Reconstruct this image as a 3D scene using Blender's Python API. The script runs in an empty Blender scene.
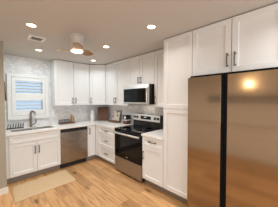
import bpy, bmesh, math, random
from mathutils import Vector, Matrix

random.seed(7)
SC = bpy.context.scene
COL = SC.collection
PI = math.pi

# ------------------------------------------------------------------ camera
def look(loc, yaw, pitch, roll):
    F = Vector((math.sin(yaw)*math.cos(pitch), math.cos(yaw)*math.cos(pitch), math.sin(pitch)))
    R = Vector((math.cos(yaw), -math.sin(yaw), 0))
    U = R.cross(F)
    R2 = R*math.cos(roll) + U*math.sin(roll)
    U2 = -R*math.sin(roll) + U*math.cos(roll)
    m = Matrix(((R2.x, U2.x, -F.x, loc[0]), (R2.y, U2.y, -F.y, loc[1]), (R2.z, U2.z, -F.z, loc[2]), (0, 0, 0, 1)))
    return m
cam_d = bpy.data.cameras.new('camera')
cam_d.sensor_width = 36
cam_d.lens = 158.1457/278*36
cam_d.clip_start = 0.02
cam = bpy.data.objects.new('camera', cam_d)
COL.objects.link(cam)
cam.matrix_world = look((-2.6433, -4.2253, 1.5275), 0.7798, -0.0297, -0.0023)
SC.camera = cam

# ------------------------------------------------------------------ world, exposure, lights
w = bpy.data.worlds.new('world'); SC.world = w; w.use_nodes = True
bgn = w.node_tree.nodes['Background']
bgn.inputs['Color'].default_value = (0.57, 0.74, 0.93, 1)
bgn.inputs['Strength'].default_value = 0.68
SC.view_settings.view_transform = 'Standard'
SC.view_settings.look = 'None'
SC.view_settings.gamma = 1
SC.view_settings.use_curve_mapping = False
SC.view_settings.exposure = 0.6
LAMP_W = 5.5
LAMP_C = (1.0, 0.97, 0.94)
LAMP_C_BACK = (0.84, 0.95, 1.0)
SINK_GAIN = 1.35
CORNER_GAIN, PANTRY_GAIN, REAR_GAIN = 0.42, 0.36, 0.7
REAR_FILL_W = 32.0
SIDE_FILL_W = 14.0
FILL_C = (0.93, 0.97, 1.0)

def area(name, loc, rot, sx, sy, power, color, shape='RECTANGLE'):
    d = bpy.data.lights.new(name, 'AREA'); d.energy = power; d.color = color
    d.shape = shape; d.size = sx
    if shape == 'RECTANGLE': d.size_y = sy
    o = bpy.data.objects.new(name, d); COL.objects.link(o); o.location = loc; o.rotation_euler = rot
    return o
# fill lights added inside the made-up glazed openings behind the camera
area('rear_door_daylight', (-1.9, -7.17, 1.15), (PI/2, 0, 0), 2.2, 2.0, REAR_FILL_W, FILL_C)
area('side_fill_light', (-3.57, -5.75, 1.45), (PI/2, 0, -PI/2), 1.5, 1.2, SIDE_FILL_W, FILL_C)

# ------------------------------------------------------------------ materials
def nmat(name):
    m = bpy.data.materials.new(name); m.use_nodes = True
    nt = m.node_tree; b = nt.nodes['Principled BSDF']
    return m, nt, b
def N(nt, t, **k):
    n = nt.nodes.new(t)
    for a, v in k.items():
        if a in n.inputs: n.inputs[a].default_value = v
        else: setattr(n, a, v)
    return n
def paint(name, col, rough=0.5, metal=0.0, var=0.03, scale=6.0, bump=0.0, spec=0.5, coat=0.0):
    m, nt, b = nmat(name)
    tc = N(nt, 'ShaderNodeTexCoord')
    no = N(nt, 'ShaderNodeTexNoise'); no.inputs['Scale'].default_value = scale; no.inputs['Detail'].default_value = 4
    nt.links.new(tc.outputs['Object'], no.inputs['Vector'])
    mx = N(nt, 'ShaderNodeMix', data_type='RGBA')
    mx.inputs[6].default_value = (*[max(0, c*(1-var)) for c in col], 1)
    mx.inputs[7].default_value = (*[min(1, c*(1+var)) for c in col], 1)
    nt.links.new(no.outputs['Fac'], mx.inputs[0]); nt.links.new(mx.outputs[2], b.inputs['Base Color'])
    b.inputs['Roughness'].default_value = rough; b.inputs['Metallic'].default_value = metal
    b.inputs['Specular IOR Level'].default_value = spec
    b.inputs['Coat Weight'].default_value = coat
    if bump:
        bu = N(nt, 'ShaderNodeBump'); bu.inputs['Strength'].default_value = bump; bu.inputs['Distance'].default_value = 0.002
        nt.links.new(no.outputs['Fac'], bu.inputs['Height']); nt.links.new(bu.outputs['Normal'], b.inputs['Normal'])
    return m
def emit(name, col, s):
    m, nt, b = nmat(name)
    b.inputs['Base Color'].default_value = (*col, 1)
    b.inputs['Emission Color'].default_value = (*col, 1); b.inputs['Emission Strength'].default_value = s
    return m
def steel(name, col, rough, axis_scale, var=0.12):
    m, nt, b = nmat(name)
    tc = N(nt, 'ShaderNodeTexCoord'); mp = N(nt, 'ShaderNodeMapping'); mp.inputs['Scale'].default_value = axis_scale
    no = N(nt, 'ShaderNodeTexNoise'); no.inputs['Scale'].default_value = 1.0; no.inputs['Detail'].default_value = 5
    nt.links.new(tc.outputs['Object'], mp.inputs['Vector']); nt.links.new(mp.outputs[0], no.inputs['Vector'])
    mx = N(nt, 'ShaderNodeMix', data_type='RGBA')
    mx.inputs[6].default_value = (*[c*(1-var) for c in col], 1); mx.inputs[7].default_value = (*[min(1, c*(1+var)) for c in col], 1)
    nt.links.new(no.outputs['Fac'], mx.inputs[0]); nt.links.new(mx.outputs[2], b.inputs['Base Color'])
    mr = N(nt, 'ShaderNodeMapRange'); mr.inputs['To Min'].default_value = rough*0.75; mr.inputs['To Max'].default_value = rough*1.25
    nt.links.new(no.outputs['Fac'], mr.inputs[0]); nt.links.new(mr.outputs[0], b.inputs['Roughness'])
    b.inputs['Metallic'].default_value = 1.0
    bu = N(nt, 'ShaderNodeBump'); bu.inputs['Strength'].default_value = 0.35; bu.inputs['Distance'].default_value = 0.0004
    nt.links.new(no.outputs['Fac'], bu.inputs['Height']); nt.links.new(bu.outputs['Normal'], b.inputs['Normal'])
    return m
def tile_mat():
    m, nt, b = nmat('marble_mosaic_tile')
    tc = N(nt, 'ShaderNodeTexCoord'); sep = N(nt, 'ShaderNodeSeparateXYZ'); cmb = N(nt, 'ShaderNodeCombineXYZ')
    ad = N(nt, 'ShaderNodeMath', operation='ADD')
    nt.links.new(tc.outputs['Object'], sep.inputs[0])
    nt.links.new(sep.outputs[0], ad.inputs[0]); nt.links.new(sep.outputs[1], ad.inputs[1])
    nt.links.new(ad.outputs[0], cmb.inputs[0]); nt.links.new(sep.outputs[2], cmb.inputs[1])
    br = N(nt, 'ShaderNodeTexBrick'); br.offset = 0.5
    br.inputs['Scale'].default_value = 1.0; br.inputs['Brick Width'].default_value = 0.062; br.inputs['Row Height'].default_value = 0.042
    br.inputs['Mortar Size'].default_value = 0.0022; br.inputs['Bias'].default_value = -0.15
    br.inputs['Color1'].default_value = (0.95, 0.95, 0.95, 1); br.inputs['Color2'].default_value = (0.74, 0.74, 0.74, 1)
    br.inputs['Mortar'].default_value = (0.70, 0.68, 0.66, 1)
    nt.links.new(cmb.outputs[0], br.inputs['Vector'])
    no = N(nt, 'ShaderNodeTexNoise'); no.inputs['Scale'].default_value = 9; no.inputs['Detail'].default_value = 6
    nt.links.new(cmb.outputs[0], no.inputs['Vector'])
    mx = N(nt, 'ShaderNodeMix', data_type='RGBA', blend_type='MULTIPLY'); mx.inputs[0].default_value = 0.18
    nt.links.new(br.outputs['Color'], mx.inputs[6]); nt.links.new(no.outputs['Fac'], mx.inputs[7])
    nt.links.new(mx.outputs[2], b.inputs['Base Color']); b.inputs['Roughness'].default_value = 0.5
    bu = N(nt, 'ShaderNodeBump'); bu.invert = True; bu.inputs['Strength'].default_value = 0.4; bu.inputs['Distance'].default_value = 0.002
    nt.links.new(br.outputs['Fac'], bu.inputs['Height']); nt.links.new(bu.outputs['Normal'], b.inputs['Normal'])
    return m
def floor_mat():
    m, nt, b = nmat('oak_plank_floor')
    tc = N(nt, 'ShaderNodeTexCoord'); sep = N(nt, 'ShaderNodeSeparateXYZ'); cmb = N(nt, 'ShaderNodeCombineXYZ')
    nt.links.new(tc.outputs['Object'], sep.inputs[0]); nt.links.new(sep.outputs[1], cmb.inputs[0]); nt.links.new(sep.outputs[0], cmb.inputs[1])
    br = N(nt, 'ShaderNodeTexBrick'); br.offset = 0.37; br.offset_frequency = 2
    for k, v in (('Scale', 1.0), ('Brick Width', 1.22), ('Row Height', 0.18), ('Mortar Size', 0.0016), ('Bias', 0.0)): br.inputs[k].default_value = v
    br.inputs['Color1'].default_value = (0.0, 0, 0, 1); br.inputs['Color2'].default_value = (1, 1, 1, 1); br.inputs['Mortar'].default_value = (0.0, 0.0, 0.0, 1)
    nt.links.new(cmb.outputs[0], br.inputs['Vector'])
    # each plank shifts the grain
    mp = N(nt, 'ShaderNodeMapping'); mp.inputs['Scale'].default_value = (1.6, 16, 1)
    nt.links.new(cmb.outputs[0], mp.inputs['Vector'])
    sc = N(nt, 'ShaderNodeVectorMath', operation='SCALE'); sc.inputs[3].default_value = 17.0
    nt.links.new(br.outputs['Color'], sc.inputs[0])
    av = N(nt, 'ShaderNodeVectorMath', operation='ADD'); nt.links.new(mp.outputs[0], av.inputs[0]); nt.links.new(sc.outputs[0], av.inputs[1])
    no = N(nt, 'ShaderNodeTexNoise'); no.inputs['Scale'].default_value = 1.6; no.inputs['Detail'].default_value = 7; no.inputs['Distortion'].default_value = 0.7
    nt.links.new(av.outputs[0], no.inputs['Vector'])
    r1 = N(nt, 'ShaderNodeValToRGB'); e = r1.color_ramp.elements
    e[0].position = 0.28; e[0].color = (0.36, 0.175, 0.068, 1); e[1].position = 0.70; e[1].color = (0.70, 0.42, 0.20, 1)
    k = e.new(0.48); k.color = (0.60, 0.335, 0.145, 1)
    nt.links.new(no.outputs['Fac'], r1.inputs[0])
    r2 = N(nt, 'ShaderNodeValToRGB'); e = r2.color_ramp.elements
    e[0].position = 0; e[0].color = (0.66, 0.62, 0.58, 1); e[1].position = 1; e[1].color = (1.12, 1.12, 1.12, 1)
    nt.links.new(br.outputs['Color'], r2.inputs[0])
    mx = N(nt, 'ShaderNodeMix', data_type='RGBA', blend_type='MULTIPLY'); mx.inputs[0].default_value = 1
    nt.links.new(r1.outputs[0], mx.inputs[6]); nt.links.new(r2.outputs[0], mx.inputs[7])
    # knots
    vo = N(nt, 'ShaderNodeTexVoronoi'); vo.inputs['Scale'].default_value = 2.6
    mk = N(nt, 'ShaderNodeMapping'); mk.inputs['Scale'].default_value = (0.8, 1.9, 1); nt.links.new(cmb.outputs[0], mk.inputs['Vector']); nt.links.new(mk.outputs[0], vo.inputs['Vector'])
    rk = N(nt, 'ShaderNodeValToRGB'); e = rk.color_ramp.elements
    e[0].position = 0.04; e[0].color = (0.30, 0.24, 0.19, 1); e[1].position = 0.24; e[1].color = (1, 1, 1, 1)
    nt.links.new(vo.outputs['Distance'], rk.inputs[0])
    m2 = N(nt, 'ShaderNodeMix', data_type='RGBA', blend_type='MULTIPLY'); m2.inputs[0].default_value = 0.8
    gt = N(nt, 'ShaderNodeMath', operation='GREATER_THAN'); gt.inputs[1].default_value = 0.45
    sx = N(nt, 'ShaderNodeSeparateColor'); nt.links.new(vo.outputs['Color'], sx.inputs[0]); nt.links.new(sx.outputs[0], gt.inputs[0]); nt.links.new(gt.outputs[0], m2.inputs[0])
    nt.links.new(mx.outputs[2], m2.inputs[6]); nt.links.new(rk.outputs[0], m2.inputs[7])
    m3 = N(nt, 'ShaderNodeMix', data_type='RGBA'); m3.inputs[7].default_value = (0.16, 0.085, 0.035, 1)
    nt.links.new(br.outputs['Fac'], m3.inputs[0]); nt.links.new(m2.outputs[2], m3.inputs[6])
    nt.links.new(m3.outputs[2], b.inputs['Base Color'])
    b.inputs['Roughness'].default_value = 0.42
    bu = N(nt, 'ShaderNodeBump'); bu.invert = True; bu.inputs['Strength'].default_value = 0.3; bu.inputs['Distance'].default_value = 0.002
    nt.links.new(br.outputs['Fac'], bu.inputs['Height']); nt.links.new(bu.outputs['Normal'], b.inputs['Normal'])
    return m
def wood_mat(name, c0, c1, sc=(30, 30, 3), rough=0.45):
    m, nt, b = nmat(name)
    tc = N(nt, 'ShaderNodeTexCoord'); mp = N(nt, 'ShaderNodeMapping'); mp.inputs['Scale'].default_value = sc
    no = N(nt, 'ShaderNodeTexNoise'); no.inputs['Scale'].default_value = 1.0; no.inputs['Detail'].default_value = 6; no.inputs['Distortion'].default_value = 0.6
    nt.links.new(tc.outputs['Object'], mp.inputs[0]); nt.links.new(mp.outputs[0], no.inputs['Vector'])
    r = N(nt, 'ShaderNodeValToRGB'); e = r.color_ramp.elements
    e[0].position = 0.3; e[0].color = (*c0, 1); e[1].position = 0.7; e[1].color = (*c1, 1)
    nt.links.new(no.outputs['Fac'], r.inputs[0]); nt.links.new(r.outputs[0], b.inputs['Base Color'])
    b.inputs['Roughness'].default_value = rough
    return m
def rug_mat():
    m, nt, b = nmat('cream_woven_cotton')
    tc = N(nt, 'ShaderNodeTexCoord')
    wv = N(nt, 'ShaderNodeTexWave', wave_type='BANDS', bands_direction='X'); wv.inputs['Scale'].default_value = 45; wv.inputs['Distortion'].default_value = 1.5
    wy = N(nt, 'ShaderNodeTexWave', wave_type='BANDS', bands_direction='Y'); wy.inputs['Scale'].default_value = 38; wy.inputs['Distortion'].default_value = 1.5
    no = N(nt, 'ShaderNodeTexNoise'); no.inputs['Scale'].default_value = 14; no.inputs['Detail'].default_value = 6
    for n in (wv, wy, no): nt.links.new(tc.outputs['Object'], n.inputs['Vector'])
    ad = N(nt, 'ShaderNodeMath', operation='ADD'); nt.links.new(wv.outputs['Fac'], ad.inputs[0]); nt.links.new(wy.outputs['Fac'], ad.inputs[1])
    a2 = N(nt, 'ShaderNodeMath', operation='ADD'); nt.links.new(ad.outputs[0], a2.inputs[0]); nt.links.new(no.outputs['Fac'], a2.inputs[1])
    r = N(nt, 'ShaderNodeValToRGB'); e = r.color_ramp.elements
    e[0].position = 0.0; e[0].color = (0.54, 0.365, 0.20, 1); e[1].position = 1.0; e[1].color = (0.78, 0.57, 0.345, 1)
    dv = N(nt, 'ShaderNodeMath', operation='MULTIPLY'); dv.inputs[1].default_value = 0.4; nt.links.new(a2.outputs[0], dv.inputs[0])
    nt.links.new(dv.outputs[0], r.inputs[0]); nt.links.new(r.outputs[0], b.inputs['Base Color'])
    b.inputs['Roughness'].default_value = 0.95
    bu = N(nt, 'ShaderNodeBump'); bu.inputs['Strength'].default_value = 0.6; bu.inputs['Distance'].default_value = 0.003
    nt.links.new(ad.outputs[0], bu.inputs['Height']); nt.links.new(bu.outputs['Normal'], b.inputs['Normal'])
    return m
def print_mat():
    m, nt, b = nmat('printed_leaf_art')
    tc = N(nt, 'ShaderNodeTexCoord')
    vo = N(nt, 'ShaderNodeTexNoise'); vo.inputs['Scale'].default_value = 13; vo.inputs['Detail'].default_value = 2
    nt.links.new(tc.outputs['Object'], vo.inputs['Vector'])
    r = N(nt, 'ShaderNodeValToRGB'); e = r.color_ramp.elements
    e[0].position = 0.36; e[0].color = (0.16, 0.10, 0.07, 1); e[1].position = 0.47; e[1].color = (0.80, 0.72, 0.62, 1)
    nt.links.new(vo.outputs['Fac'], r.inputs[0]); nt.links.new(r.outputs[0], b.inputs['Base Color']); b.inputs['Roughness'].default_value = 0.5
    return m
def glass_mat():
    m, nt, b = nmat('clear_window_glass')
    b.inputs['Base Color'].default_value = (0.95, 0.98, 1, 1); b.inputs['Roughness'].default_value = 0.0
    b.inputs['Transmission Weight'].default_value = 1.0; b.inputs['IOR'].default_value = 1.02
    return m

M = dict(
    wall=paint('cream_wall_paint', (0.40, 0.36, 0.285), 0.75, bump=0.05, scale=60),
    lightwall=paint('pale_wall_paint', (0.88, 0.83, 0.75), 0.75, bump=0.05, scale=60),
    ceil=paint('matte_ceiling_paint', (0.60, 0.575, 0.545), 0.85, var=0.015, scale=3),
    trim=paint('white_trim_paint', (0.80, 0.76, 0.70), 0.45),
    tile=tile_mat(), floor=floor_mat(),
    cab=paint('white_cabinet_paint', (0.79, 0.785, 0.775), 0.38, var=0.012, scale=2),
    cabin=paint('cabinet_interior_shadow_paint', (0.70, 0.66, 0.61), 0.6),
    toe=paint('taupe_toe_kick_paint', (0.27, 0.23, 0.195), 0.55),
    quartz=paint('white_quartz', (0.84, 0.81, 0.78), 0.22, var=0.03, scale=20),
    bronze=paint('dark_bronze_hardware', (0.17, 0.14, 0.115), 0.30, metal=0.9),
    steel=steel('brushed_stainless_steel', (0.70, 0.67, 0.63), 0.40, (3, 3, 140)),
    fsteel=steel('bronze_toned_stainless_steel', (0.41, 0.315, 0.23), 0.12, (0.5, 0.5, 30), 0.06),
    dwsteel=steel('brushed_dishwasher_steel', (0.38, 0.34, 0.30), 0.28, (3, 3, 140)),
    chrome=paint('polished_steel', (0.75, 0.73, 0.70), 0.18, metal=1.0),
    black=paint('black_enamel', (0.012, 0.011, 0.011), 0.25),
    mblack=paint('matte_black_plastic', (0.015, 0.014, 0.013), 0.5),
    bglass=paint('black_glass', (0.005, 0.005, 0.005), 0.07, spec=0.25),
    white=paint('white_shutter_paint', (0.82, 0.82, 0.80), 0.4, var=0.01),
    glass=glass_mat(),
    fanwhite=paint('white_fan_enamel', (0.60, 0.565, 0.52), 0.35),
    fanwood=wood_mat('light_oak_fan_blade', (0.26, 0.15, 0.065), (0.46, 0.29, 0.14), (6, 6, 30)),
    copper=paint('brushed_copper', (0.80, 0.50, 0.32), 0.3, metal=0.8),
    lampglow=emit('warm_lit_diffuser', (1.0, 0.86, 0.66), 4.0),
    fanglow=emit('warm_lit_fan_dome', (1.0, 0.90, 0.76), 1.6),
    rug=rug_mat(),
    dkwood=wood_mat('dark_walnut_wood', (0.055, 0.022, 0.012), (0.19, 0.075, 0.038), (40, 40, 4)),
    tanwood=wood_mat('pale_beech_wood', (0.40, 0.22, 0.10), (0.60, 0.37, 0.19), (40, 40, 4)),
    brown=wood_mat('brown_tray_wood', (0.10, 0.05, 0.028), (0.22, 0.11, 0.06), (20, 20, 20)),
    print=print_mat(),
    paper=paint('white_paper', (0.84, 0.82, 0.79), 0.8),
    vent=paint('grey_vent_metal', (0.62, 0.58, 0.54), 0.6),
    greyband=paint('grey_band_paint', (0.34, 0.33, 0.32), 0.5),
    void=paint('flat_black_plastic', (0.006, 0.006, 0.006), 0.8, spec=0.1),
    rsteel=steel('brushed_range_steel', (0.40, 0.365, 0.33), 0.42, (3, 3, 140)),
    silver=paint('silver_enamel', (0.84, 0.83, 0.81), 0.35, metal=0.1),
    nickel=paint('dark_brushed_nickel', (0.26, 0.225, 0.185), 0.30, metal=0.9),
    ring=paint('grey_burner_ring', (0.10, 0.095, 0.09), 0.25),
    screen=emit('oven_clock_digits', (0.55, 0.75, 0.8), 0.5),
    warmshade=emit('warm_lit_lamp_shade', (1.0, 0.74, 0.42), 1.3),
)

# ------------------------------------------------------------------ mesh helpers
class Frame:
    def __init__(s, o, u, w): s.o = Vector((*o, 0)); s.u = Vector((*u, 0)).normalized(); s.w = Vector((*w, 0)).normalized()
    def __call__(s, u, w, z): return s.o + s.u*u + s.w*w + Vector((0, 0, z))
WORLD = Frame((0, 0), (1, 0), (0, 1))
BACK = Frame((0, 0), (1, 0), (0, -1))        # u = x, w = out of the back wall
RIGHT = Frame((0, 0), (0, -1), (-1, 0))      # u = -y, w = out of the right wall

class MB:
    def __init__(s, fr=WORLD): s.bm = bmesh.new(); s.fr = fr
    def v(s, u, w, z): return s.bm.verts.new(s.fr(u, w, z))
    def box(s, u0, u1, w0, w1, z0, z1, bev=0.0):
        p = [s.v(u, w_, z) for z in (z0, z1) for w_ in (w0, w1) for u in (u0, u1)]
        fs = [s.bm.faces.new([p[i] for i in q]) for q in ((0, 1, 3, 2), (4, 6, 7, 5), (0, 4, 5, 1), (2, 3, 7, 6), (0, 2, 6, 4), (1, 5, 7, 3))]
        if bev:
            es = {e for f in fs for e in f.edges}
            bmesh.ops.bevel(s.bm, geom=list(es), offset=bev, segments=2, affect='EDGES', profile=0.5)
        return s
    def hexa(s, pts):
        p = [s.v(*q) for q in pts]
        for q in ((0, 1, 2, 3), (7, 6, 5, 4), (0, 4, 5, 1), (1, 5, 6, 2), (2, 6, 7, 3), (3, 7, 4, 0)): s.bm.faces.new([p[i] for i in q])
        return s
    def prism(s, pts, z0, z1):
        a = [s.v(x, y, z0) for x, y in pts]; b = [s.v(x, y, z1) for x, y in pts]; n = len(pts)
        s.bm.faces.new(a[::-1]); s.bm.faces.new(b)
        for i in range(n): s.bm.faces.new((a[i], a[(i+1) % n], b[(i+1) % n], b[i]))
        return s
    def shaker(s, u0, u1, z0, z1, w0, th=0.021, st=0.060, rec=0.015):
        u0 += 0.0015; u1 -= 0.0015
        def rect(a, w_): return [s.v(u0+a, w_, z0+a), s.v(u1-a, w_, z0+a), s.v(u1-a, w_, z1-a), s.v(u0+a, w_, z1-a)]
        e = 0.0015
        L = [rect(0, w0), rect(0, w0+th-e), rect(e, w0+th), rect(st, w0+th), rect(st+0.006, w0+th-min(rec, th*0.7))]
        s.bm.faces.new(L[0][::-1])
        for a, b in zip(L, L[1:]):
            for i in range(4): s.bm.faces.new((a[i], a[(i+1) % 4], b[(i+1) % 4], b[i]))
        s.bm.faces.new(L[-1])
        return s
    def tube(s, path, r, n=10, closed=False):
        P = [s.fr(*q) for q in path]; rs = r if isinstance(r, (list, tuple)) else [r]*len(P); rings = []
        ref = None
        for i, p in enumerate(P):
            t = (P[min(i+1, len(P)-1)] - P[max(i-1, 0)]).normalized()
            if ref is None: ref = Vector((0, 0, 1)) if abs(t.z) < 0.9 else Vector((1, 0, 0))
            a = t.cross(ref).normalized(); b = t.cross(a).normalized(); ref = -b if ref.dot(-b) > 0 else b
            a = t.cross(ref).normalized(); b = t.cross(a).normalized()
            rings.append([s.bm.verts.new(p + (a*math.cos(2*PI*k/n) + b*math.sin(2*PI*k/n))*rs[i]) for k in range(n)])
        for A, B in zip(rings, rings[1:]):
            for k in range(n): s.bm.faces.new((A[k], A[(k+1) % n], B[(k+1) % n], B[k]))
        s.bm.faces.new(rings[0][::-1]); s.bm.faces.new(rings[-1])
        return s
    def lathe(s, prof, c, n=28, axis='z'):
        rings = []
        for r, h in prof:
            ring = []
            for k in range(n):
                a = 2*PI*k/n; x, y = r*math.cos(a), r*math.sin(a)
                q = (c[0]+x, c[1]+y, c[2]+h) if axis == 'z' else (c[0]+x, c[1]+h, c[2]+y)
                ring.append(s.v(*q))
            rings.append(ring)
        for A, B in zip(rings, rings[1:]):
            for k in range(n): s.bm.faces.new((A[k], A[(k+1) % n], B[(k+1) % n], B[k]))
        s.bm.faces.new(rings[0][::-1]); s.bm.faces.new(rings[-1])
        return s
    def grid_slab(s, xs, ys, keep, z0, z1):
        def pt(d, i, j, z):
            if (i, j) not in d: d[(i, j)] = s.v(xs[i], ys[j], z)
            return d[(i, j)]
        top, bot = {}, {}
        K = {(i, j) for i in range(len(xs)-1) for j in range(len(ys)-1) if keep(0.5*(xs[i]+xs[i+1]), 0.5*(ys[j]+ys[j+1]))}
        for i, j in K:
            q = [(i, j), (i+1, j), (i+1, j+1), (i, j+1)]
            s.bm.faces.new([pt(top, a, b, z1) for a, b in q]); s.bm.faces.new([pt(bot, a, b, z0) for a, b in q[::-1]])
            for (a, b), nb in zip(zip(q, q[1:]+q[:1]), [(i, j-1), (i+1, j), (i, j+1), (i-1, j)]):
                if nb not in K: s.bm.faces.new([pt(bot, *a, z0), pt(bot, *b, z0), pt(top, *b, z1), pt(top, *a, z1)])
        return s
    def build(s, name, mat, parent=None, smooth=False, loc=None):
        bmesh.ops.recalc_face_normals(s.bm, faces=s.bm.faces[:])
        me = bpy.data.meshes.new(name); s.bm.to_mesh(me); s.bm.free()
        me.materials.append(M[mat] if isinstance(mat, str) else mat)
        if smooth:
            for p in me.polygons: p.use_smooth = True
            try: me.set_sharp_from_angle(angle=0.7)
            except Exception: pass
        o = bpy.data.objects.new(name, me); COL.objects.link(o)
        if parent is not None:
            o.parent = parent
            if parent.type == 'EMPTY': o.matrix_parent_inverse = Matrix.Translation(-parent.location)
        elif loc is not None:
            me.transform(Matrix.Translation(-Vector(loc))); o.location = loc
        return o

def thing(name, loc, label, cat, group=None):
    o = bpy.data.objects.new(name, None); COL.objects.link(o); o.location = loc; o.empty_display_size = 0.1
    o['label'] = label; o['category'] = cat
    if group: o['group'] = group
    return o
def tag(o, label, cat, group=None):
    o['label'] = label; o['category'] = cat
    if group: o['group'] = group
    return o
def struct(o): o['kind'] = 'structure'; return o
def dup(root, loc, label, group=None):
    r = root.copy(); COL.objects.link(r); r.location = loc; r['label'] = label
    if group: r['group'] = group
    for ch in list(root.children):
        c = ch.copy(); COL.objects.link(c); c.parent = r; c.matrix_parent_inverse = ch.matrix_parent_inverse.copy()
        for g in list(ch.children):
            d = g.copy(); COL.objects.link(d); d.parent = c; d.matrix_parent_inverse = g.matrix_parent_inverse.copy()
    return r

def handle(fr, parent, u, w, z, length, vertical=True, name='handle'):
    """arched bar pull on two posts"""
    mb = MB(fr); h = length/2; out = 0.032
    A = (lambda t, d: (u, w+d, z+t)) if vertical else (lambda t, d: (u+t, w+d, z))
    path = [A(-h, out*0.9), A(-h*0.7, out), A(0, out*1.06), A(h*0.7, out), A(h, out*0.9)]
    mb.tube(path, [0.0095, 0.0072, 0.0080, 0.0072, 0.0095], 8)
    for t in (-h*0.8, h*0.8):
        mb.tube([A(t, 0.0005), A(t, 0.004), A(t, 0.0045), A(t, out)], [0.011, 0.011, 0.007, 0.007], 8)
    return mb.build(name, 'bronze', parent, smooth=True)

# ------------------------------------------------------------------ dimensions
H = 2.4414
BD = 0.649          # face of base doors
UD = 0.3132         # face of upper doors
TH = 0.021
CT0, CT1 = 0.877, 0.914
CTF = 0.669         # counter front edge
XL, XDW, XDW2 = -2.372, -1.4695, -0.8595
YRA = 1.487        # side of the range towards the corner
YR0, YR1, YP, YF = 1.520, 2.282, 2.745, 3.2168   # u values along the right wall
HB = 1.3706
TOP = 2.4325
WALLX, WALLY = -2.392, -0.92
XFAR, YREAR = -3.6, -7.2

# ------------------------------------------------------------------ setting
struct(MB().box(XFAR-0.1, 0.1, YREAR-0.1, 0.1, -0.08, 0.0).build('floor', 'floor'))
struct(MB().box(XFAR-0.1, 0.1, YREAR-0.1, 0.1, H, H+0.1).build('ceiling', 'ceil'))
WX0, WX1, WZ0, WZ1 = -2.20, -1.61, 1.16, 1.98      # window opening
mb = MB(Frame((0, 0), (1, 0), (0, 1)))
bw = MB()
for (x0, x1, z0, z1) in ((-2.46, WX0, 0, H), (WX1, 0.1, 0, H), (WX0, WX1, 0, WZ0), (WX0, WX1, WZ1, H)):
    bw.box(x0, x1, 0.0, 0.12, z0, z1)
bmesh.ops.remove_doubles(bw.bm, verts=bw.bm.verts[:], dist=1e-5)
struct(bw.build('wall_back', 'tile'))
struct(MB().box(0.0, 0.12, YREAR, 0.0, 0, H).build('wall_right', 'lightwall'))
struct(MB().box(-0.008, -0.0005, -YP, -0.001, CT1+0.001, HB+0.04).build('trim_1', 'tile'))      # tiled backsplash
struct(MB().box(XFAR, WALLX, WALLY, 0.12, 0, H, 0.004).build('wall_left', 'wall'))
def wall_with_hole(fn, a0, a1, h0, h1, z0, z1, name):
    b = MB()
    for (p, q, r, t) in ((a0, h0, 0, H), (h1, a1, 0, H), (h0, h1, 0, z0), (h0, h1, z1, H)):
        if t - r > 0.001: b.box(*fn(p, q), r, t)
    bmesh.ops.remove_doubles(b.bm, verts=b.bm.verts[:], dist=1e-5)
    return struct(b.build(name, 'lightwall'))
wall_with_hole(lambda p, q: (XFAR-0.12, XFAR, p, q), YREAR, WALLY, -6.5, -5.0, 0.85, 2.05, 'wall_side')
wall_with_hole(lambda p, q: (p, q, YREAR-0.12, YREAR), XFAR, 0.1, -3.0, -0.8, 0.0, 2.15, 'wall_rear')
dr1 = bpy.data.objects.new('door_1', None); COL.objects.link(dr1); dr1.location = (-1.9, YREAR-0.06, 0); struct(dr1)  # glazed door made up behind the camera to go with the rear fill light
b = MB()
for q in ((-3.0, -2.94, 0.001, 2.149), (-0.86, -0.8, 0.001, 2.149), (-1.93, -1.87, 0.06, 2.09), (-2.94, -0.86, 2.09, 2.149), (-2.94, -0.86, 0.001, 0.06)): b.box(q[0], q[1], YREAR-0.09, YREAR-0.04, q[2], q[3])
b.build('door_frame', 'white', dr1)
MB().box(-2.945, -0.855, YREAR-0.067, YREAR-0.063, 0.05, 2.095).build('pane', 'glass', dr1)
w2 = bpy.data.objects.new('added_window_2', None); COL.objects.link(w2); w2.location = (XFAR-0.06, -5.75, 0.85); struct(w2)  # unseen window, added to match the side fill light
b = MB()
for q in ((-6.5, -6.45, 0.85, 2.05), (-5.05, -5.0, 0.85, 2.05), (-6.45, -5.05, 0.85, 0.9), (-6.45, -5.05, 2.0, 2.05), (-5.775, -5.725, 0.9, 2.0)): b.box(XFAR-0.09, XFAR-0.04, q[0], q[1], q[2], q[3])
b.build('window_frame', 'white', w2)
MB().box(XFAR-0.067, XFAR-0.063, -6.455, -5.045, 0.895, 2.005).build('pane', 'glass', w2)
struct(MB().box(XFAR+0.016, WALLX+0.014, WALLY-0.014, WALLY-0.0005, 0.0005, 0.105, 0.003).build('baseboard_left', 'trim'))
struct(MB().box(XFAR+0.0005, XFAR+0.014, YREAR+0.02, WALLY-0.016, 0.0005, 0.105, 0.003).build('baseboard_side', 'trim'))

struct(MB().box(XFAR+0.0005, XFAR+0.02, -4.6, -2.36, 1.42, 1.62).build('reflection_band', 'greyband'))  # added band, out of view, standing in for a dark streak the refrigerator reflects
struct(MB().box(XFAR+0.0005, XFAR+0.06, -4.6, -1.0, 0.86, 0.91).build('reflection_ledge', 'trim'))  # pale ledge added out of view for the refrigerator's reflection
# window: frame, glass
win = bpy.data.objects.new('window_1', None); COL.objects.link(win); win.location = (-1.905, 0.06, WZ0); struct(win)
f = MB()
for b in ((WX0, WX0+0.04, WZ0, WZ1), (WX1-0.04, WX1, WZ0, WZ1), (WX0+0.04, WX1-0.04, WZ0, WZ0+0.04), (WX0+0.04, WX1-0.04, WZ1-0.04, WZ1), (WX0+0.04, WX1-0.04, 1.56, 1.60)):
    f.box(b[0], b[1], 0.07, 0.11, b[2], b[3])
f.build('window_frame', 'white', win)
MB().box(WX0+0.03, WX1-0.03, 0.088, 0.092, WZ0+0.03, WZ1-0.03).build('pane', 'glass', win)

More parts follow.
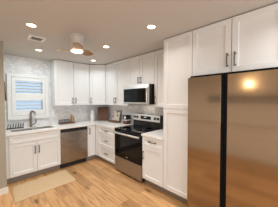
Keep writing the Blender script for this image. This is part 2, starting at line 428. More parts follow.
# shutter in front of it
sh = thing('window_shutter', (-1.905, -0.02, 1.08), 'white louvered shutter over the window above the sink', 'shutter')
SX0, SX1, SZ0, SZ1 = -2.285, -1.527, 1.085, 2.055
f = MB()
for b in ((SX0, SX0+0.07, SZ0, SZ1), (SX1-0.07, SX1, SZ0, SZ1), (SX0+0.07, SX1-0.07, SZ0, SZ0+0.085), (SX0+0.07, SX1-0.07, SZ1-0.06, SZ1)):
    f.box(b[0], b[1], -0.045, -0.0005, b[2], b[3], 0.004)
f.build('shutter_frame', 'white', sh)
LX0, LX1 = -2.145, -1.648
f = MB()
for b in ((SX0+0.073, LX0, 1.175, 1.990), (LX1, SX1-0.073, 1.175, 1.990), (LX0, LX1, 1.175, 1.285), (LX0, LX1, 1.505, 1.655), (LX0, LX1, 1.922, 1.990)):
    f.box(b[0], b[1], -0.040, -0.010, b[2], b[3], 0.002)
f.build('shutter_panel', 'white', sh)
for z0, z1, n in ((1.285, 1.505, 3), (1.655, 1.922, 4)):
    for k in range(n):
        zc = z0 + (z1-z0)*(k+0.5)/n
        t = math.radians(14); a, bth = 0.031, 0.0055
        cu, su = math.cos(t), math.sin(t)
        pts = []
        for x in (LX0+0.002, LX1-0.002):
            for (p, q) in ((-a, -bth), (a, -bth), (a, bth), (-a, bth)):
                pts.append((x, -0.026 + p*cu - q*su, zc - p*su*-1*-1 + q*cu))
        MB().hexa(pts).build('louver', 'white', sh)

# ------------------------------------------------------------------ base cabinets
def carcass(fr, u0, u1, z0, z1, depth, parent, mat='cab'):
    return MB(fr).box(u0, u1, 0.0105, depth, z0, z1).build('body', mat, parent)
def toe(fr, u0, u1, parent, depth=0.565):
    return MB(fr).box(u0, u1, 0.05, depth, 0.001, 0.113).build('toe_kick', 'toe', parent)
G = 0.003
F0 = BD - TH - 0.001      # carcass front

# sink cabinet
c = thing('sink_cabinet', (-1.91, -0.3, 0), 'white base cabinet with two doors under the sink', 'cabinet')
MB(BACK).box(XL, XDW-0.002, F0-0.02, F0, 0.114, 0.875).box(XL, XL+0.018, 0.0105, F0-0.0205, 0.114, 0.875).box(XDW-0.02, XDW-0.002, 0.0105, F0-0.0205, 0.114, 0.875).box(XL+0.0185, XDW-0.0205, 0.0105, F0-0.0205, 0.114, 0.13).build('body', 'cab', c)
toe(BACK, XL, XDW-0.002, c)
mid = -1.910
MB(BACK).shaker(XL+0.038+G, XDW-0.004, 0.716, 0.868, F0+0.001, st=0.04).build('false_drawer_front', 'cab', c)
for u0, u1, hx in ((XL+0.038+G, mid-G, mid-0.033), (mid+G, XDW-0.004, mid+0.033)):
    d = MB(BACK).shaker(u0, u1, 0.122, 0.710, F0+0.001).build('door', 'cab', c)
    handle(BACK, d, hx, BD, 0.555, 0.15)

# corner cabinet: narrow door on the sink side, filler on the range side
c = thing('corner_cabinet', (-0.45, -0.45, 0), 'white corner base cabinet with one narrow door between dishwasher and drawers', 'cabinet')
MB().prism([(XDW2+0.003, -0.0105), (XDW2+0.003, -F0), (-F0, -F0), (-F0, -0.794), (-0.0105, -0.794), (-0.0105, -0.0105)], 0.114, 0.875).build('body', 'cab', c)
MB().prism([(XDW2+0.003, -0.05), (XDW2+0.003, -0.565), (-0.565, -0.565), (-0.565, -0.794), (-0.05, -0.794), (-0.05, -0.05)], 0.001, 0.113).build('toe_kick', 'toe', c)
d = MB(BACK).shaker(XDW2+0.005, -BD-0.002, 0.122, 0.868, F0+0.001, st=0.05).build('door', 'cab', c)
handle(BACK, d, XDW2+0.05, BD, 0.745, 0.15)
MB(RIGHT).box(BD+0.002, 0.793, F0+0.001, BD-0.004, 0.122, 0.868, 0.001).build('filler_panel', 'cab', c)

# drawer cabinet
c = thing('drawer_cabinet', (-0.3, -1.16, 0), 'white base cabinet with a stack of three drawers beside the range', 'cabinet')
carcass(RIGHT, 0.796, YRA-0.003, 0.114, 0.875, F0, c); toe(RIGHT, 0.796, YRA-0.003, c)
for z0, z1, hz in ((0.710, 0.868, 0.792), (0.416, 0.706, 0.561), (0.122, 0.412, 0.270)):
    d = MB(RIGHT).shaker(0.798, YRA-0.005, z0, z1, F0+0.001, st=0.045).build('drawer', 'cab', c)
    handle(RIGHT, d, 1.150, BD, hz, 0.115, False)

# right base cabinet
c = thing('base_cabinet', (-0.3, -2.51, 0), 'white base cabinet with one drawer over a door between range and pantry', 'cabinet')
carcass(RIGHT, YR1+0.003, YP-0.002, 0.114, 0.875, F0, c); toe(RIGHT, YR1+0.003, YP-0.002, c)
d = MB(RIGHT).shaker(YR1+0.005, YP-0.004, 0.710, 0.868, F0+0.001, st=0.045).build('drawer', 'cab', c)
handle(RIGHT, d, 2.525, BD, 0.800, 0.16, False)
d = MB(RIGHT).shaker(YR1+0.005, YP-0.004, 0.122, 0.706, F0+0.001).build('door', 'cab', c)
handle(RIGHT, d, YR1+0.04, BD, 0.54, 0.14)

# pantry
c = thing('pantry_cabinet', (-0.3, -2.98, 0), 'tall white pantry cabinet with two stacked doors beside the refrigerator', 'cabinet')
carcass(RIGHT, YP, YF-0.001, 0.114, TOP, F0, c); toe(RIGHT, YP, YF-0.001, c)
d = MB(RIGHT).shaker(YP+0.002, YF-0.003, 0.122, 1.375, F0+0.001).build('door', 'cab', c)
handle(RIGHT, d, YF-0.032, BD, 1.24, 0.14)
d = MB(RIGHT).shaker(YP+0.002, YF-0.003, 1.380, TOP-0.004, F0+0.001).build('door', 'cab', c)
handle(RIGHT, d, YF-0.032, BD, 1.50, 0.14)

# cabinet over the refrigerator
UE = YF+0.932
c = thing('wall_cabinet', (-0.3, -3.68, 1.82), 'white two-door wall cabinet above the refrigerator', 'cabinet')
carcass(RIGHT, YF, UE, 1.821, TOP, F0, c)
um = YF+0.466
for u0, u1, hu in ((YF+0.002, um-G, um-0.038), (um+G, UE-0.002, um+0.038)):
    d = MB(RIGHT).shaker(u0, u1, 1.823, TOP-0.004, F0+0.001).build('door', 'cab', c)
    handle(RIGHT, d, hu, BD, 1.962, 0.155)

# upper cabinets
DD = 0.613
U0 = UD - TH - 0.001
c = thing('wall_cabinet', (-1.04, -0.15, HB), 'white two-door wall cabinet beside the window', 'cabinet')
carcass(BACK, -1.4675, -DD-0.001, HB, TOP, U0, c)
um = -1.034
for u0, u1, hu in ((-1.4665, um-G, um-0.036), (um+G, -DD-0.004, um+0.036)):
    d = MB(BACK).shaker(u0, u1, HB+0.002, TOP-0.004, U0+0.001).build('door', 'cab', c)
    handle(BACK, d, hu, UD, 1.488, 0.14)
c = thing('corner_wall_cabinet', (-0.3, -0.3, HB), 'white angled wall cabinet with one door in the room corner', 'cabinet')
kx = U0
MB().prism([(-0.0105, -0.0105), (-DD+0.001, -0.0105), (-DD+0.001, -kx+0.004), (-kx+0.004, -DD+0.001), (-0.0105, -DD+0.001)], HB, TOP).build('body', 'cab', c)
s2 = math.sqrt(0.5)
DIAG = Frame((-DD, -UD+0.012), (1, -1), (-1, -1)); DL = (DD-UD+0.012)/s2
d = MB(DIAG).shaker(0.014, DL-0.014, HB+0.002, TOP-0.004, 0.0, th=0.012).build('door', 'cab', c)
handle(DIAG, d, 0.05, 0.012, 1.488, 0.14)
c = thing('wall_cabinet', (-0.15, -1.06, HB), 'white two-door wall cabinet between corner cabinet and microwave', 'cabinet')
carcass(RIGHT, DD+0.001, YR0-0.001, HB, TOP, U0, c)
um = 1.052
for u0, u1, hu in ((DD+0.004, um-G, um-0.036), (um+G, YR0-0.002, um+0.036)):
    d = MB(RIGHT).shaker(u0, u1, HB+0.002, TOP-0.004, U0+0.001).build('door', 'cab', c)
    handle(RIGHT, d, hu, UD, 1.488, 0.14)
c = thing('wall_cabinet', (-0.15, -1.9, 1.813), 'short white two-door wall cabinet above the microwave', 'cabinet')
carcass(RIGHT, YR0, YR1, 1.812, TOP, U0, c)
um = (YR0+YR1)/2
for u0, u1, hu in ((YR0+0.002, um-G, um-0.036), (um+G, YR1-0.002, um+0.036)):
    d = MB(RIGHT).shaker(u0, u1, 1.814, TOP-0.004, U0+0.001).build('door', 'cab', c)
    handle(RIGHT, d, hu, UD, 1.915, 0.12)
c = thing('wall_cabinet', (-0.15, -2.51, HB), 'narrow white one-door wall cabinet between microwave and pantry', 'cabinet')
carcass(RIGHT, YR1+0.001, YP-0.001, HB, TOP, U0, c)
d = MB(RIGHT).shaker(YR1+0.003, YP-0.003, HB+0.002, TOP-0.004, U0+0.001).build('door', 'cab', c)
handle(RIGHT, d, YR1+0.034, UD, 1.50, 0.14)

# ------------------------------------------------------------------ countertops
SKX0, SKX1, SKY0, SKY1 = -2.275, -1.535, -0.495, -0.165
mb = MB()
xs = [XL-0.012, SKX0, SKX1, -CTF, -0.0095]
ys = [-(YRA-0.002), -CTF, SKY0, SKY1, -0.0005]
mb.grid_slab(xs, ys, lambda x, y: (y > -CTF or x > -CTF) and not (SKX0 < x < SKX1 and SKY0 < y < SKY1), CT0, CT1)
tag(mb.build('countertop', 'quartz'), 'long white quartz countertop running around the corner from sink to range', 'countertop')
tag(MB(RIGHT).box(YR1+0.002, YP-0.001, 0.0095, CTF, CT0, CT1, 0.002).build('countertop', 'quartz'), 'short white quartz countertop between range and pantry', 'countertop')

# sink: double bowl
sk = thing('kitchen_sink', (-1.905, -0.31, 0.68), 'double-bowl stainless steel sink set into the white countertop', 'sink')
xm = -1.905
for x0, x1 in ((SKX0+0.003, xm-0.012), (xm+0.012, SKX1-0.003)):
    b = MB(); y0, y1, z0, z1 = SKY0+0.003, SKY1-0.003, 0.69, 0.905; t = 0.004
    rim = [(x0, y0), (x1, y0), (x1, y1), (x0, y1)]
    inn = [(x0+t, y0+t), (x1-t, y0+t), (x1-t, y1-t), (x0+t, y1-t)]
    O1 = [b.v(x, y, z1) for x, y in rim]; O0 = [b.v(x, y, z0) for x, y in rim]
    I1 = [b.v(x, y, z1) for x, y in inn]; I0 = [b.v(x, y, z0+t) for x, y in inn]
    for A, B in ((O0, O1), (O1, I1), (I1, I0)):
        for k in range(4): b.bm.faces.new((A[k], A[(k+1) % 4], B[(k+1) % 4], B[k]))
    b.bm.faces.new(O0[::-1]); b.bm.faces.new(I0)
    bowl = b.build('bowl', 'steel', sk)
    MB().lathe([(0.001, 0.0), (0.04, 0.0), (0.042, 0.003), (0.03, 0.004), (0.001, 0.002)], ((x0+x1)/2, -0.31, z0+t+0.0005)).build('drain', 'chrome', bowl, True)
MB().box(xm-0.0115, xm+0.0115, SKY0+0.003, SKY1-0.003, 0.80, 0.900).build('divider', 'steel', sk)

# faucet
fc = thing('kitchen_faucet', (-1.90, -0.10, CT1), 'dark nickel gooseneck faucet behind the sink', 'faucet')
MB().lathe([(0.030, 0.0005), (0.030, 0.008), (0.022, 0.014), (0.020, 0.07), (0.017, 0.075)], (-1.90, -0.10, CT1)).build('faucet_base', 'nickel', fc, True)
arc = [(-1.90, -0.10, CT1+0.075), (-1.90, -0.10, CT1+0.22)]
for k in range(0, 13):
    a = PI - PI*k/12
    arc.append((-1.90+0.033+0.033*math.cos(a), -0.10-0.030-0.030*math.cos(a), CT1+0.285+0.060*math.sin(a)))
MB().tube(arc, [0.022]*2 + [0.018]*(len(arc)-2), 12).build('spout', 'nickel', fc, True)
MB().tube([(-1.834, -0.160, CT1+0.284), (-1.832, -0.162, CT1+0.275), (-1.826, -0.168, CT1+0.215)], [0.016, 0.018, 0.017], 12).build('spray_head', 'chrome', fc, True)
MB().tube([(-1.882, -0.10, CT1+0.055), (-1.840, -0.11, CT1+0.06), (-1.815, -0.115, CT1+0.08), (-1.803, -0.12, CT1+0.165)], [0.011, 0.011, 0.011, 0.010], 10).build('lever_handle', 'nickel', fc, True)

# ------------------------------------------------------------------ dishwasher
dw = thing('dishwasher', (-1.165, -0.3, 0), 'stainless steel dishwasher with black control strip beside the sink cabinet', 'dishwasher')
MB(BACK).box(XDW+0.002, XDW2-0.002, 0.03, F0, 0.10, 0.872).build('body', 'mblack', dw)
MB(BACK).box(XDW+0.004, XDW2-0.004, F0+0.0005, BD+0.004, 0.118, 0.800, 0.003).build('door', 'dwsteel', dw)
s = MB(BACK).box(XDW+0.004, XDW2-0.004, F0+0.0005, BD+0.002, 0.802, 0.874, 0.003).build('control_strip', 'black', dw)
MB(BACK).box(-1.30, -1.03, BD+0.0022, BD+0.010, 0.812, 0.824, 0.002).build('pocket_handle', 'mblack', s)
MB(BACK).box(XDW+0.004, XDW2-0.004, 0.06, 0.575, 0.001, 0.099).build('toe_kick', 'mblack', dw)

# ------------------------------------------------------------------ range
rg = thing('electric_range', (-0.35, -1.9, 0), 'freestanding electric range with black oven door and stainless drawer', 'range')
a0, a1 = YRA+0.002, YR1-0.002
XF = 0.669
MB(RIGHT).box(a0, a1, 0.03, XF-0.045, 0.045, 0.903).build('body', 'black', rg)
MB(RIGHT).box(a0, a1, 0.03, XF+0.005, 0.904, 0.921, 0.003).build('cooktop', 'bglass', rg)
ck = [o for o in rg.children if o.name.startswith('cooktop')][0]
for u, w_, r in ((a0+0.19, 0.50, 0.10), (a1-0.19, 0.50, 0.085), (a0+0.19, 0.24, 0.075), (a1-0.19, 0.24, 0.095)):
    MB(RIGHT).lathe([(r, 0.0), (r, 0.0006), (r-0.006, 0.0006), (r-0.006, 0.0)], (u, w_, 0.9212), 36).build('burner_ring', 'ring', ck)
dr = MB(RIGHT).box(a0+0.002, a1-0.002, XF-0.0445, XF, 0.335, 0.898, 0.004).build('oven_door', 'bglass', rg)
MB(RIGHT).box(a0+0.10, a1-0.10, XF+0.0005, XF+0.0015, 0.44, 0.75).build('oven_window', 'bglass', dr)
hb = MB(RIGHT)
hb.tube([(a0+0.02, XF+0.045, 0.838), (a0+0.08, XF+0.052, 0.838), (a1-0.08, XF+0.052, 0.838), (a1-0.02, XF+0.045, 0.838)], [0.017, 0.019, 0.019, 0.017], 12)
for u in (a0+0.05, a1-0.05): hb.tube([(u, XF+0.0005, 0.838), (u, XF+0.05, 0.838)], 0.013, 10)
hb.build('oven_handle', 'steel', dr, True)
MB(RIGHT).box((a0+a1)/2-0.022, (a0+a1)/2+0.022, XF+0.0005, XF+0.0015, 0.378, 0.391).build('emblem', 'steel', dr)
MB(RIGHT).box(a0+0.002, a1-0.002, XF-0.0445, XF-0.002, 0.046, 0.330, 0.004).build('storage_drawer', 'rsteel', rg)
for u in (a0+0.05, a1-0.05):
    for w_ in (0.08, XF-0.10):
        MB(RIGHT).tube([(u, w_, 0.001), (u, w_, 0.044)], 0.016, 10).build('foot', 'mblack', rg)
bg = MB(RIGHT).hexa([(a0, 0.03, 0.922), (a1, 0.03, 0.922), (a1, 0.130, 0.922), (a0, 0.130, 0.922),
                     (a0, 0.03, 1.185), (a1, 0.03, 1.185), (a1, 0.108, 1.190), (a0, 0.108, 1.190)]).build('backguard', 'black', rg)
def bgw(z): return 0.130 - 0.022*(z-0.922)/0.268
pn = MB(RIGHT)
zz0, zz1 = 1.045, 1.186
pn.hexa([(a0+0.012, bgw(zz0)+0.0005, zz0), (a1-0.012, bgw(zz0)+0.0005, zz0), (a1-0.012, bgw(zz0)+0.006, zz0), (a0+0.012, bgw(zz0)+0.006, zz0),
         (a0+0.012, bgw(zz1)+0.0005, zz1), (a1-0.012, bgw(zz1)+0.0005, zz1), (a1-0.012, bgw(zz1)+0.006, zz1), (a0+0.012, bgw(zz1)+0.006, zz1)])
pn.build('control_panel', 'silver', bg)
wz = bgw(1.115)+0.0065
for u in (a0+0.055, a0+0.135, a1-0.135, a1-0.055):
    MB(RIGHT).lathe([(0.027, 0.0), (0.027, 0.006), (0.021, 0.008), (0.019, 0.026), (0.001, 0.027)], (u, wz, 1.115), 18, 'w').build('knob', 'black', bg, True)
MB(RIGHT).box(a0+0.235, a1-0.25, wz-0.003, wz+0.003, 1.078, 1.150, 0.001).build('display', 'bglass', bg)
MB(RIGHT).box((a0+a1)/2-0.055, (a0+a1)/2+0.02, wz+0.0032, wz+0.0042, 1.118, 1.130).build('clock_digits', 'screen', bg)

# ------------------------------------------------------------------ microwave
mw = thing('microwave', (-0.22, -1.9, 1.42), 'stainless over-the-range microwave with black glass door', 'microwave')
m0, m1, mz0, mz1, XM = YR0-0.004, YR1-0.030, 1.417, 1.8095, 0.4506
MB(RIGHT).box(m0, m1, 0.0105, XM-0.032, mz0, mz1).build('body', 'black', mw)
d = MB(RIGHT)
d.box(m0, m1, XM-0.0315, XM-0.002, mz0+0.004, 1.735, 0.003)
d.build('door', 'steel', mw)
d = [o for o in mw.children if o.name.startswith('door')][0]
MB(RIGHT).box(m0+0.022, m1-0.055, XM-0.0019, XM+0.0006, 1.458, 1.731, 0.001).build('door_window', 'bglass', d)
MB(RIGHT).tube([(m1-0.026, XM+0.016, 1.452), (m1-0.026, XM+0.02, 1.47), (m1-0.026, XM+0.02, 1.715), (m1-0.026, XM+0.016, 1.733)], [0.010, 0.012, 0.012, 0.010], 10).tube([(m1-0.026, XM-0.0015, 1.475), (m1-0.026, XM+0.02, 1.475)], 0.008, 8).tube([(m1-0.026, XM-0.0015, 1.71), (m1-0.026, XM+0.02, 1.71)], 0.008, 8).build('handle', 'chrome', d, True)
MB(RIGHT).hexa([(m0, XM-0.0315, 1.737), (m1, XM-0.0315, 1.737), (m1, XM-0.001, 1.737), (m0, XM-0.001, 1.737),
                (m0, XM-0.0315, mz1), (m1, XM-0.0315, mz1), (m1, XM-0.012, mz1), (m0, XM-0.012, mz1)]).build('vent_strip', 'steel', mw)

MB(RIGHT).box(1.82, 1.98, 0.17, 0.23, mz0-0.004, mz0-0.0005).build('cooktop_lamp', 'lampglow', mw)  # glowing panel added under the microwave to brighten the backsplash
area('cooktop_fill_light', (-0.20, -1.90, mz0-0.006), (0, 0, 0), 0.05, 0.15, 0.25, (1.0, 0.90, 0.78))  # added fill light for the wall behind the range

# ------------------------------------------------------------------ refrigerator
fr = thing('refrigerator', (-0.4, -3.68, 0), 'large side-by-side refrigerator in brushed bronze-toned steel', 'refrigerator')
f0 = YF+0.012; f1 = f0+0.908; FF = 0.7812; g0, g1 = 3.622, 3.686
MB(RIGHT).box(f0, f1, 0.05, FF-0.085, 0.03, 1.785, 0.004).build('body', 'mblack', fr)
MB(RIGHT).box(f0, g0, FF-0.075, FF, 0.075, 1.788, 0.0012).build('door', 'fsteel', fr)
MB(RIGHT).box(g1, f1, FF-0.075, FF, 0.075, 1.788, 0.0012).build('door', 'fsteel', fr)
for u0, u1 in ((g0+0.001, (g0+g1)/2-0.003), ((g0+g1)/2+0.003, g1-0.001)):
    MB(RIGHT).box(u0, u1, FF-0.07, FF-0.003, 0.08, 1.790, 0.004).build('recessed_handle', 'void', fr)
MB(RIGHT).box(f0+0.004, f1-0.004, 0.30, FF-0.055, 1.7885, 1.816, 0.002).build('gap_shade_strip', 'void', fr)  # black strip stands in for the dark shade in the gap above the refrigerator
MB(RIGHT).box(f0+0.01, f1-0.01, FF-0.084, FF-0.04, 0.004, 0.070, 0.003).build('base_grille', 'mblack', fr)

# ------------------------------------------------------------------ rug
q = [(-2.345, -1.332), (-1.425, -1.300), (-1.412, -0.722), (-2.305, -0.770)]
mb = MB(); n = 24; m_ = 14
def rp(i, j):
    s_, t_ = i/n, j/m_
    x = (q[0][0]*(1-s_)+q[1][0]*s_)*(1-t_) + (q[3][0]*(1-s_)+q[2][0]*s_)*t_
    y = (q[0][1]*(1-s_)+q[1][1]*s_)*(1-t_) + (q[3][1]*(1-s_)+q[2][1]*s_)*t_
    return x + 0.003*math.sin(t_*9), y + 0.003*math.sin(s_*13)
T = [[mb.v(*rp(i, j), 0.0115 + 0.0015*math.sin(i*1.3)*math.cos(j*0.9) - (0.003 if i in (0, n) or j in (0, m_) else 0)) for j in range(m_+1)] for i in range(n+1)]
B = [[mb.v(*rp(i, j), 0.001) for j in range(m_+1)] for i in range(n+1)]
for i in range(n):
    for j in range(m_):
        mb.bm.faces.new((T[i][j], T[i+1][j], T[i+1][j+1], T[i][j+1])); mb.bm.faces.new((B[i][j], B[i][j+1], B[i+1][j+1], B[i+1][j]))
for i in range(n):
    mb.bm.faces.new((B[i][0], B[i+1][0], T[i+1][0], T[i][0])); mb.bm.faces.new((T[i][m_], T[i+1][m_], B[i+1][m_], B[i][m_]))
for j in range(m_):
    mb.bm.faces.new((T[0][j], T[0][j+1], B[0][j+1], B[0][j])); mb.bm.faces.new((B[n][j], B[n][j+1], T[n][j+1], T[n][j]))
tag(mb.build('floor_mat', 'rug', smooth=True), 'cream woven rectangular mat on the wood floor before the sink', 'rug')

# ------------------------------------------------------------------ ceiling lamps
def lamp(loc, power, color):
    d = bpy.data.lights.new('recessed_lamp_light', 'AREA'); d.energy = power; d.color = color
    d.shape = 'DISK'; d.size = 0.09; d.spread = math.radians(178 if loc[1] > -1.0 and loc[0] < -1.5 else 145)
    o = bpy.data.objects.new('recessed_lamp_light', d); COL.objects.link(o); o.location = (loc[0], loc[1], H-0.009)
first = None
spots = [(-2.194, -1.885, 'recessed ceiling light nearest the camera on the window side, before the square air vent'),
         (-1.877, -0.797, 'recessed ceiling light above the sink, beyond the square air vent'),
         (-0.75, -0.764, 'small recessed ceiling light in the corner above the angled wall cabinet'),
         (-1.085, -1.837, 'recessed ceiling light between the fan and the microwave cabinets'),
         (-1.101, -2.89, 'recessed ceiling light in front of the tall pantry cabinet')]
extra = [(-2.2, -2.9), (-1.1, -4.4), (-2.2, -4.9), (-1.1, -5.6), (-2.2, -6.3)]
for x, y, lab in spots + [(x, y, None) for x, y in extra]:
    lamp((x, y), LAMP_W*(CORNER_GAIN if (y > -1.0 and x > -1.0) else SINK_GAIN if y > -1.0 else PANTRY_GAIN if (x > -1.2 and -3.0 < y < -2.5) else REAR_GAIN if y < -3.5 else 1.0), LAMP_C_BACK if y > -1.0 else LAMP_C)
    if lab is None: continue
    if first is None:
        first = thing('recessed_light', (x, y, H), lab, 'ceiling light', 'recessed ceiling lights')
        MB().lathe([(0.066, -0.0005), (0.066, -0.003), (0.060, -0.006), (0.050, -0.005), (0.050, -0.0005)], (x, y, H), 32).build('trim_ring', 'fanwhite', first, True)
        MB().lathe([(0.0495, -0.0006), (0.0495, -0.003), (0.001, -0.004)], (x, y, H), 32).build('diffuser', 'lampglow', first, True)
    else:
        dup(first, (x, y, H), lab)

# ceiling vent
v = thing('air_vent', (-2.045, -1.43, H), 'square ceiling air vent with grey slats between two recessed lights', 'vent')
vx, vy = -2.045, -1.43
mb = MB()
for b in ((-0.11, 0.11, -0.11, -0.0705), (-0.11, 0.11, 0.0705, 0.11), (-0.11, -0.0705, -0.0705, 0.0705), (0.0705, 0.11, -0.0705, 0.0705)):
    mb.box(vx+b[0], vx+b[1], vy+b[2], vy+b[3], H-0.012, H-0.0005, 0.002)
mb.build('vent_frame', 'white', v)
mb = MB(); mb.box(vx-0.070, vx+0.070, vy-0.070, vy+0.070, H-0.003, H-0.0005)
for k in range(7):
    y = vy-0.062+k*0.0205
    mb.hexa([(vx-0.0695, y-0.007, H-0.011), (vx+0.0695, y-0.007, H-0.011), (vx+0.0695, y-0.0055, H-0.011), (vx-0.0695, y-0.0055, H-0.011),
             (vx-0.0695, y+0.005, H-0.0032), (vx+0.0695, y+0.005, H-0.0032), (vx+0.0695, y+0.0065, H-0.0032), (vx-0.0695, y+0.0065, H-0.0032)])
mb.build('grille', 'vent', v)

# ------------------------------------------------------------------ ceiling fan
FX, FY = -1.648, -1.935
fan = thing('ceiling_fan', (FX, FY, H), 'small white ceiling fan with wooden blades and a lit dome', 'ceiling fan')
MB().lathe([(0.112, -0.0005), (0.112, -0.016), (0.098, -0.022), (0.092, -0.07), (0.080, -0.14), (0.074, -0.175), (0.001, -0.176)], (FX, FY, H), 40).build('motor_housing', 'fanwhite', fan, True)
MB().lathe([(0.060, -0.1765), (0.074, -0.182), (0.080, -0.205), (0.078, -0.212), (0.001, -0.2125)], (FX, FY, H), 40).build('hub', 'copper', fan, True)
MB().lathe([(0.084, -0.213), (0.086, -0.219), (0.076, -0.231), (0.046, -0.240), (0.001, -0.243)], (FX, FY, H), 40).build('light_dome', 'fanglow', fan, True)
for deg in (131, 13, 251):
    a = math.radians(deg); U = Vector((math.cos(a), math.sin(a), 0)); V = Vector((-math.sin(a), math.cos(a), 0))
    tilt = -math.radians(20)
    W = (V*math.cos(tilt) + Vector((0, 0, math.sin(tilt)))); Nn = U.cross(W)
    mb = MB(); prof = [(0.070, 0.026), (0.10, 0.044), (0.15, 0.064), (0.20, 0.068), (0.245, 0.056), (0.28, 0.032), (0.295, 0.008)]
    base = Vector((FX, FY, H-0.198))
    rows = []
    for r, hw in prof:
        c0 = base + U*r
        rows.append([mb.bm.verts.new(c0 + W*s_*hw + Nn*t_*0.005) for s_, t_ in ((-1, -1), (1, -1), (1, 1), (-1, 1))])
    for A, B in zip(rows, rows[1:]):
        for k in range(4): mb.bm.faces.new((A[k], A[(k+1) % 4], B[(k+1) % 4], B[k]))
    mb.bm.faces.new(rows[0][::-1]); mb.bm.faces.new(rows[-1])
    mb.build('blade', 'fanwood', fan)

# ------------------------------------------------------------------ things on the counter
Z = CT1 + 0.0008
# wire plate rack left of the faucet
rk = thing('dish_rack', (-2.16, -0.09, Z), 'small black wire rack standing behind the sink by the wall edge', 'dish rack')
mb = MB()
for y in (-0.125, -0.055): mb.tube([(-2.315, y, Z+0.008), (-2.03, y, Z+0.008)], 0.005, 8)
for x in (-2.312, -2.033): mb.tube([(x, -0.125, Z+0.006), (x, -0.055, Z+0.006)], 0.005, 8)
mb.build('base_frame', 'mblack', rk, True)
for k in range(7):
    x = -2.30 + k*0.042
    MB().tube([(x, -0.125, Z+0.010), (x+0.012, -0.122, Z+0.085), (x+0.018, -0.09, Z+0.105), (x+0.018, -0.058, Z+0.085), (x+0.006, -0.055, Z+0.010)], 0.0055, 8).build('prong', 'mblack', rk, True)

# wooden plate rack with board right of the sink
wr = thing('plate_rack', (-1.15, -0.16, Z), 'dark wooden rack with black pegs on the counter above the dishwasher', 'rack')
mb = MB()
for y in (-0.235, -0.10): mb.box(-1.335, -0.975, y-0.012, y+0.012, Z, Z+0.035, 0.003)
mb.box(-1.325, -0.985, -0.2225, -0.1125, Z+0.012, Z+0.022)
mb.build('base', 'brown', wr)
for k in range(6):
    x = -1.32 + k*0.042
    mb = MB()
    for y in (-0.235, -0.10): mb.tube([(x, y, Z+0.0355), (x-0.004, y, Z+0.10)], 0.0065, 8)
    mb.tube([(x-0.004, -0.235, Z+0.10), (x-0.004, -0.10, Z+0.10)], 0.0055, 8)
    mb.build('peg', 'mblack', wr, True)
for k, (h, x, lab) in enumerate(((0.21, -1.045, 'pale wooden board standing upright at the tall end of the dark rack'), (0.165, -1.005, 'shorter pale wooden board standing at the outer end of the dark rack'))):
    mb = MB(); y0, y1 = -0.218, -0.118; z0 = Z+0.0230
    pts = [(y0, z0), (y1, z0), (y1, z0+h*0.7), (y1-0.02, z0+h*0.9), ((y0+y1)/2+0.012, z0+h), ((y0+y1)/2-0.012, z0+h), (y0+0.02, z0+h*0.9), (y0, z0+h*0.7)]
    A = [mb.v(x-0.009, y, z) for y, z in pts]; B = [mb.v(x+0.009, y, z) for y, z in pts]
    mb.bm.faces.new(A); mb.bm.faces.new(B[::-1])
    for i in range(len(pts)): mb.bm.faces.new((A[i], A[(i+1) % len(pts)], B[(i+1) % len(pts)], B[i]))
    tag(mb.build('cutting_board', 'tanwood', loc=(x, -0.168, z0)), lab, 'cutting board', 'boards in the dark rack')

# white canister in the corner
cn = thing('canister', (-0.475, -0.18, Z), 'tall white canister beside the dark leaning cutting board', 'canister')
MB().lathe([(0.055, 0.0), (0.058, 0.004), (0.058, 0.185), (0.050, 0.196), (0.001, 0.197)], (-0.475, -0.18, Z), 28).build('jar', 'paper', cn, True)
MB().lathe([(0.046, 0.1975), (0.049, 0.202), (0.049, 0.285), (0.040, 0.296), (0.001, 0.298)], (-0.475, -0.18, Z), 28).build('lid', 'white', cn, True)

# large dark cutting board leaning across the corner
cbf = Frame((-0.275, -0.16), (1, -1), (-1, -1))
mb = MB(cbf)
lean = 0.07
def cb(u, d, z): return (u, 0.09 - lean*z/0.36 + d, Z+0.002+z)
pts = [(0.0, 0), (0.30, 0), (0.30, 0.36), (0.285, 0.375), (0.015, 0.375), (0.0, 0.36)]
A = [mb.v(*cb(u, 0.0, z)) for u, z in pts]; B = [mb.v(*cb(u, 0.022, z)) for u, z in pts]
mb.bm.faces.new(A); mb.bm.faces.new(B[::-1])
for i in range(6): mb.bm.faces.new((A[i], A[(i+1) % 6], B[(i+1) % 6], B[i]))
tag(mb.build('cutting_board', 'dkwood', loc=cbf(0.15, 0.07, Z)), 'large dark reddish wooden cutting board leaning in the counter corner', 'cutting board')

# wooden tray with a framed print leaning above it
tr = thing('serving_tray', (-0.17, -0.80, Z), 'oval dark wooden tray under the leaning print on the counter', 'tray')
mb = MB()
ring = [(0.10*math.cos(2*PI*k/28), 0.255*math.sin(2*PI*k/28)) for k in range(28)]
def rr(s_, z): return [mb.v(-0.175+x*s_, -0.795+y*s_, Z+z) for x, y in ring]
L = [rr(0.93, 0.0), rr(1.0, 0.012), rr(1.0, 0.028), rr(0.95, 0.028), rr(0.92, 0.010)]
mb.bm.faces.new(L[0][::-1]); mb.bm.faces.new(L[-1])
for A, B in zip(L, L[1:]):
    for k in range(28): mb.bm.faces.new((A[k], A[(k+1) % 28], B[(k+1) % 28], B[k]))
mb.build('tray', 'brown', tr, True)
fp = thing('framed_print', (-0.10, -0.79, Z+0.03), 'cream framed print with brown leaf shapes leaning on the range-side backsplash', 'picture')
def lp(u, d, z): return (u, 0.085 - 0.060*z/0.26 + d, Z+0.0305+z)
def slab(u0, u1, z0, z1, d0, d1, name, mat, par):
    mb = MB(RIGHT)
    return mb.hexa([lp(u0, d0, z0), lp(u1, d0, z0), lp(u1, d1, z0), lp(u0, d1, z0), lp(u0, d0, z1), lp(u1, d0, z1), lp(u1, d1, z1), lp(u0, d1, z1)]).build(name, mat, par)
slab(0.585, 0.905, 0.0, 0.265, 0.0, 0.012, 'print', 'print', fp)
mb = MB(RIGHT)
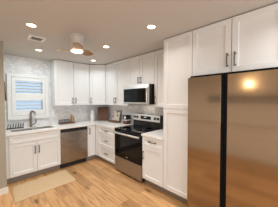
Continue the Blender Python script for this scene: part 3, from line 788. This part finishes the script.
for u0, u1, z0, z1 in ((0.9055, 0.920, 0, 0.265),):
    mb.hexa([lp(u0, 0, z0), lp(u1, 0, z0), lp(u1, 0.018, z0), lp(u0, 0.018, z0), lp(u0, 0, z1), lp(u1, 0, z1), lp(u1, 0.018, z1), lp(u0, 0.018, z1)])
mb.build('frame', 'mblack', fp)

# two stacked canisters beside the range
k0 = thing('canister', (-0.13, -1.23, Z), 'dark brown box canister with white lid, under the black one beside the range', 'canister')
MB(RIGHT).box(1.185, 1.315, 0.055, 0.20, Z, Z+0.085, 0.006).build('box', 'dkwood', k0)
MB(RIGHT).box(1.182, 1.318, 0.052, 0.203, Z+0.0855, Z+0.105, 0.004).build('lid', 'paper', k0)
k1 = thing('canister', (-0.13, -1.23, Z+0.106), 'black box canister with white label, on top of the brown one', 'canister')
MB(RIGHT).box(1.185, 1.315, 0.055, 0.20, Z+0.106, Z+0.215, 0.006).build('box', 'mblack', k1)
MB(RIGHT).box(1.235, 1.30, 0.2005, 0.2015, Z+0.135, Z+0.185).build('paper_label', 'paper', k1)

# narrow dark hanging on the wall edge left of the window
mb = MB()
mb.hexa([(WALLX+0.001, -0.30, 1.50), (WALLX+0.078, -0.30, 1.50), (WALLX+0.078, -0.28, 1.50), (WALLX+0.001, -0.28, 1.50),
         (WALLX+0.001, -0.30, 1.86), (WALLX+0.058, -0.30, 1.86), (WALLX+0.058, -0.28, 1.86), (WALLX+0.001, -0.28, 1.86)])
tag(mb.build('wall_hanging', 'dkwood', loc=(WALLX, -0.29, 1.68)), 'narrow dark wooden wall hanging at the wall edge beside the shutter', 'decoration')

# added out-of-view lamp, stands in for a warm spot the refrigerator reflects
wl = thing('added_wall_lamp', (XFAR+0.06, -3.37, 1.72), 'added warm wall lamp, out of view, standing in for a refrigerator reflection', 'wall lamp')
MB().box(XFAR+0.0005, XFAR+0.015, -3.42, -3.32, 1.65, 1.80, 0.003).tube([(XFAR+0.014, -3.37, 1.70), (XFAR+0.10, -3.37, 1.70)], 0.008, 8).build('bracket', 'bronze', wl, True)
MB().lathe([(0.001, 0.0), (0.075, 0.0), (0.055, 0.13), (0.001, 0.131)], (XFAR+0.10, -3.37, 1.71), 24).build('lamp_shade', 'warmshade', wl, True)
d = bpy.data.lights.new('added_wall_lamp_light', 'POINT'); d.energy = 2.0; d.color = (1.0, 0.78, 0.5); d.shadow_soft_size = 0.03  # point light added to brighten the wall that the refrigerator mirrors
o = bpy.data.objects.new('added_wall_lamp_light', d); COL.objects.link(o); o.location = (XFAR+0.10, -3.37, 1.88)
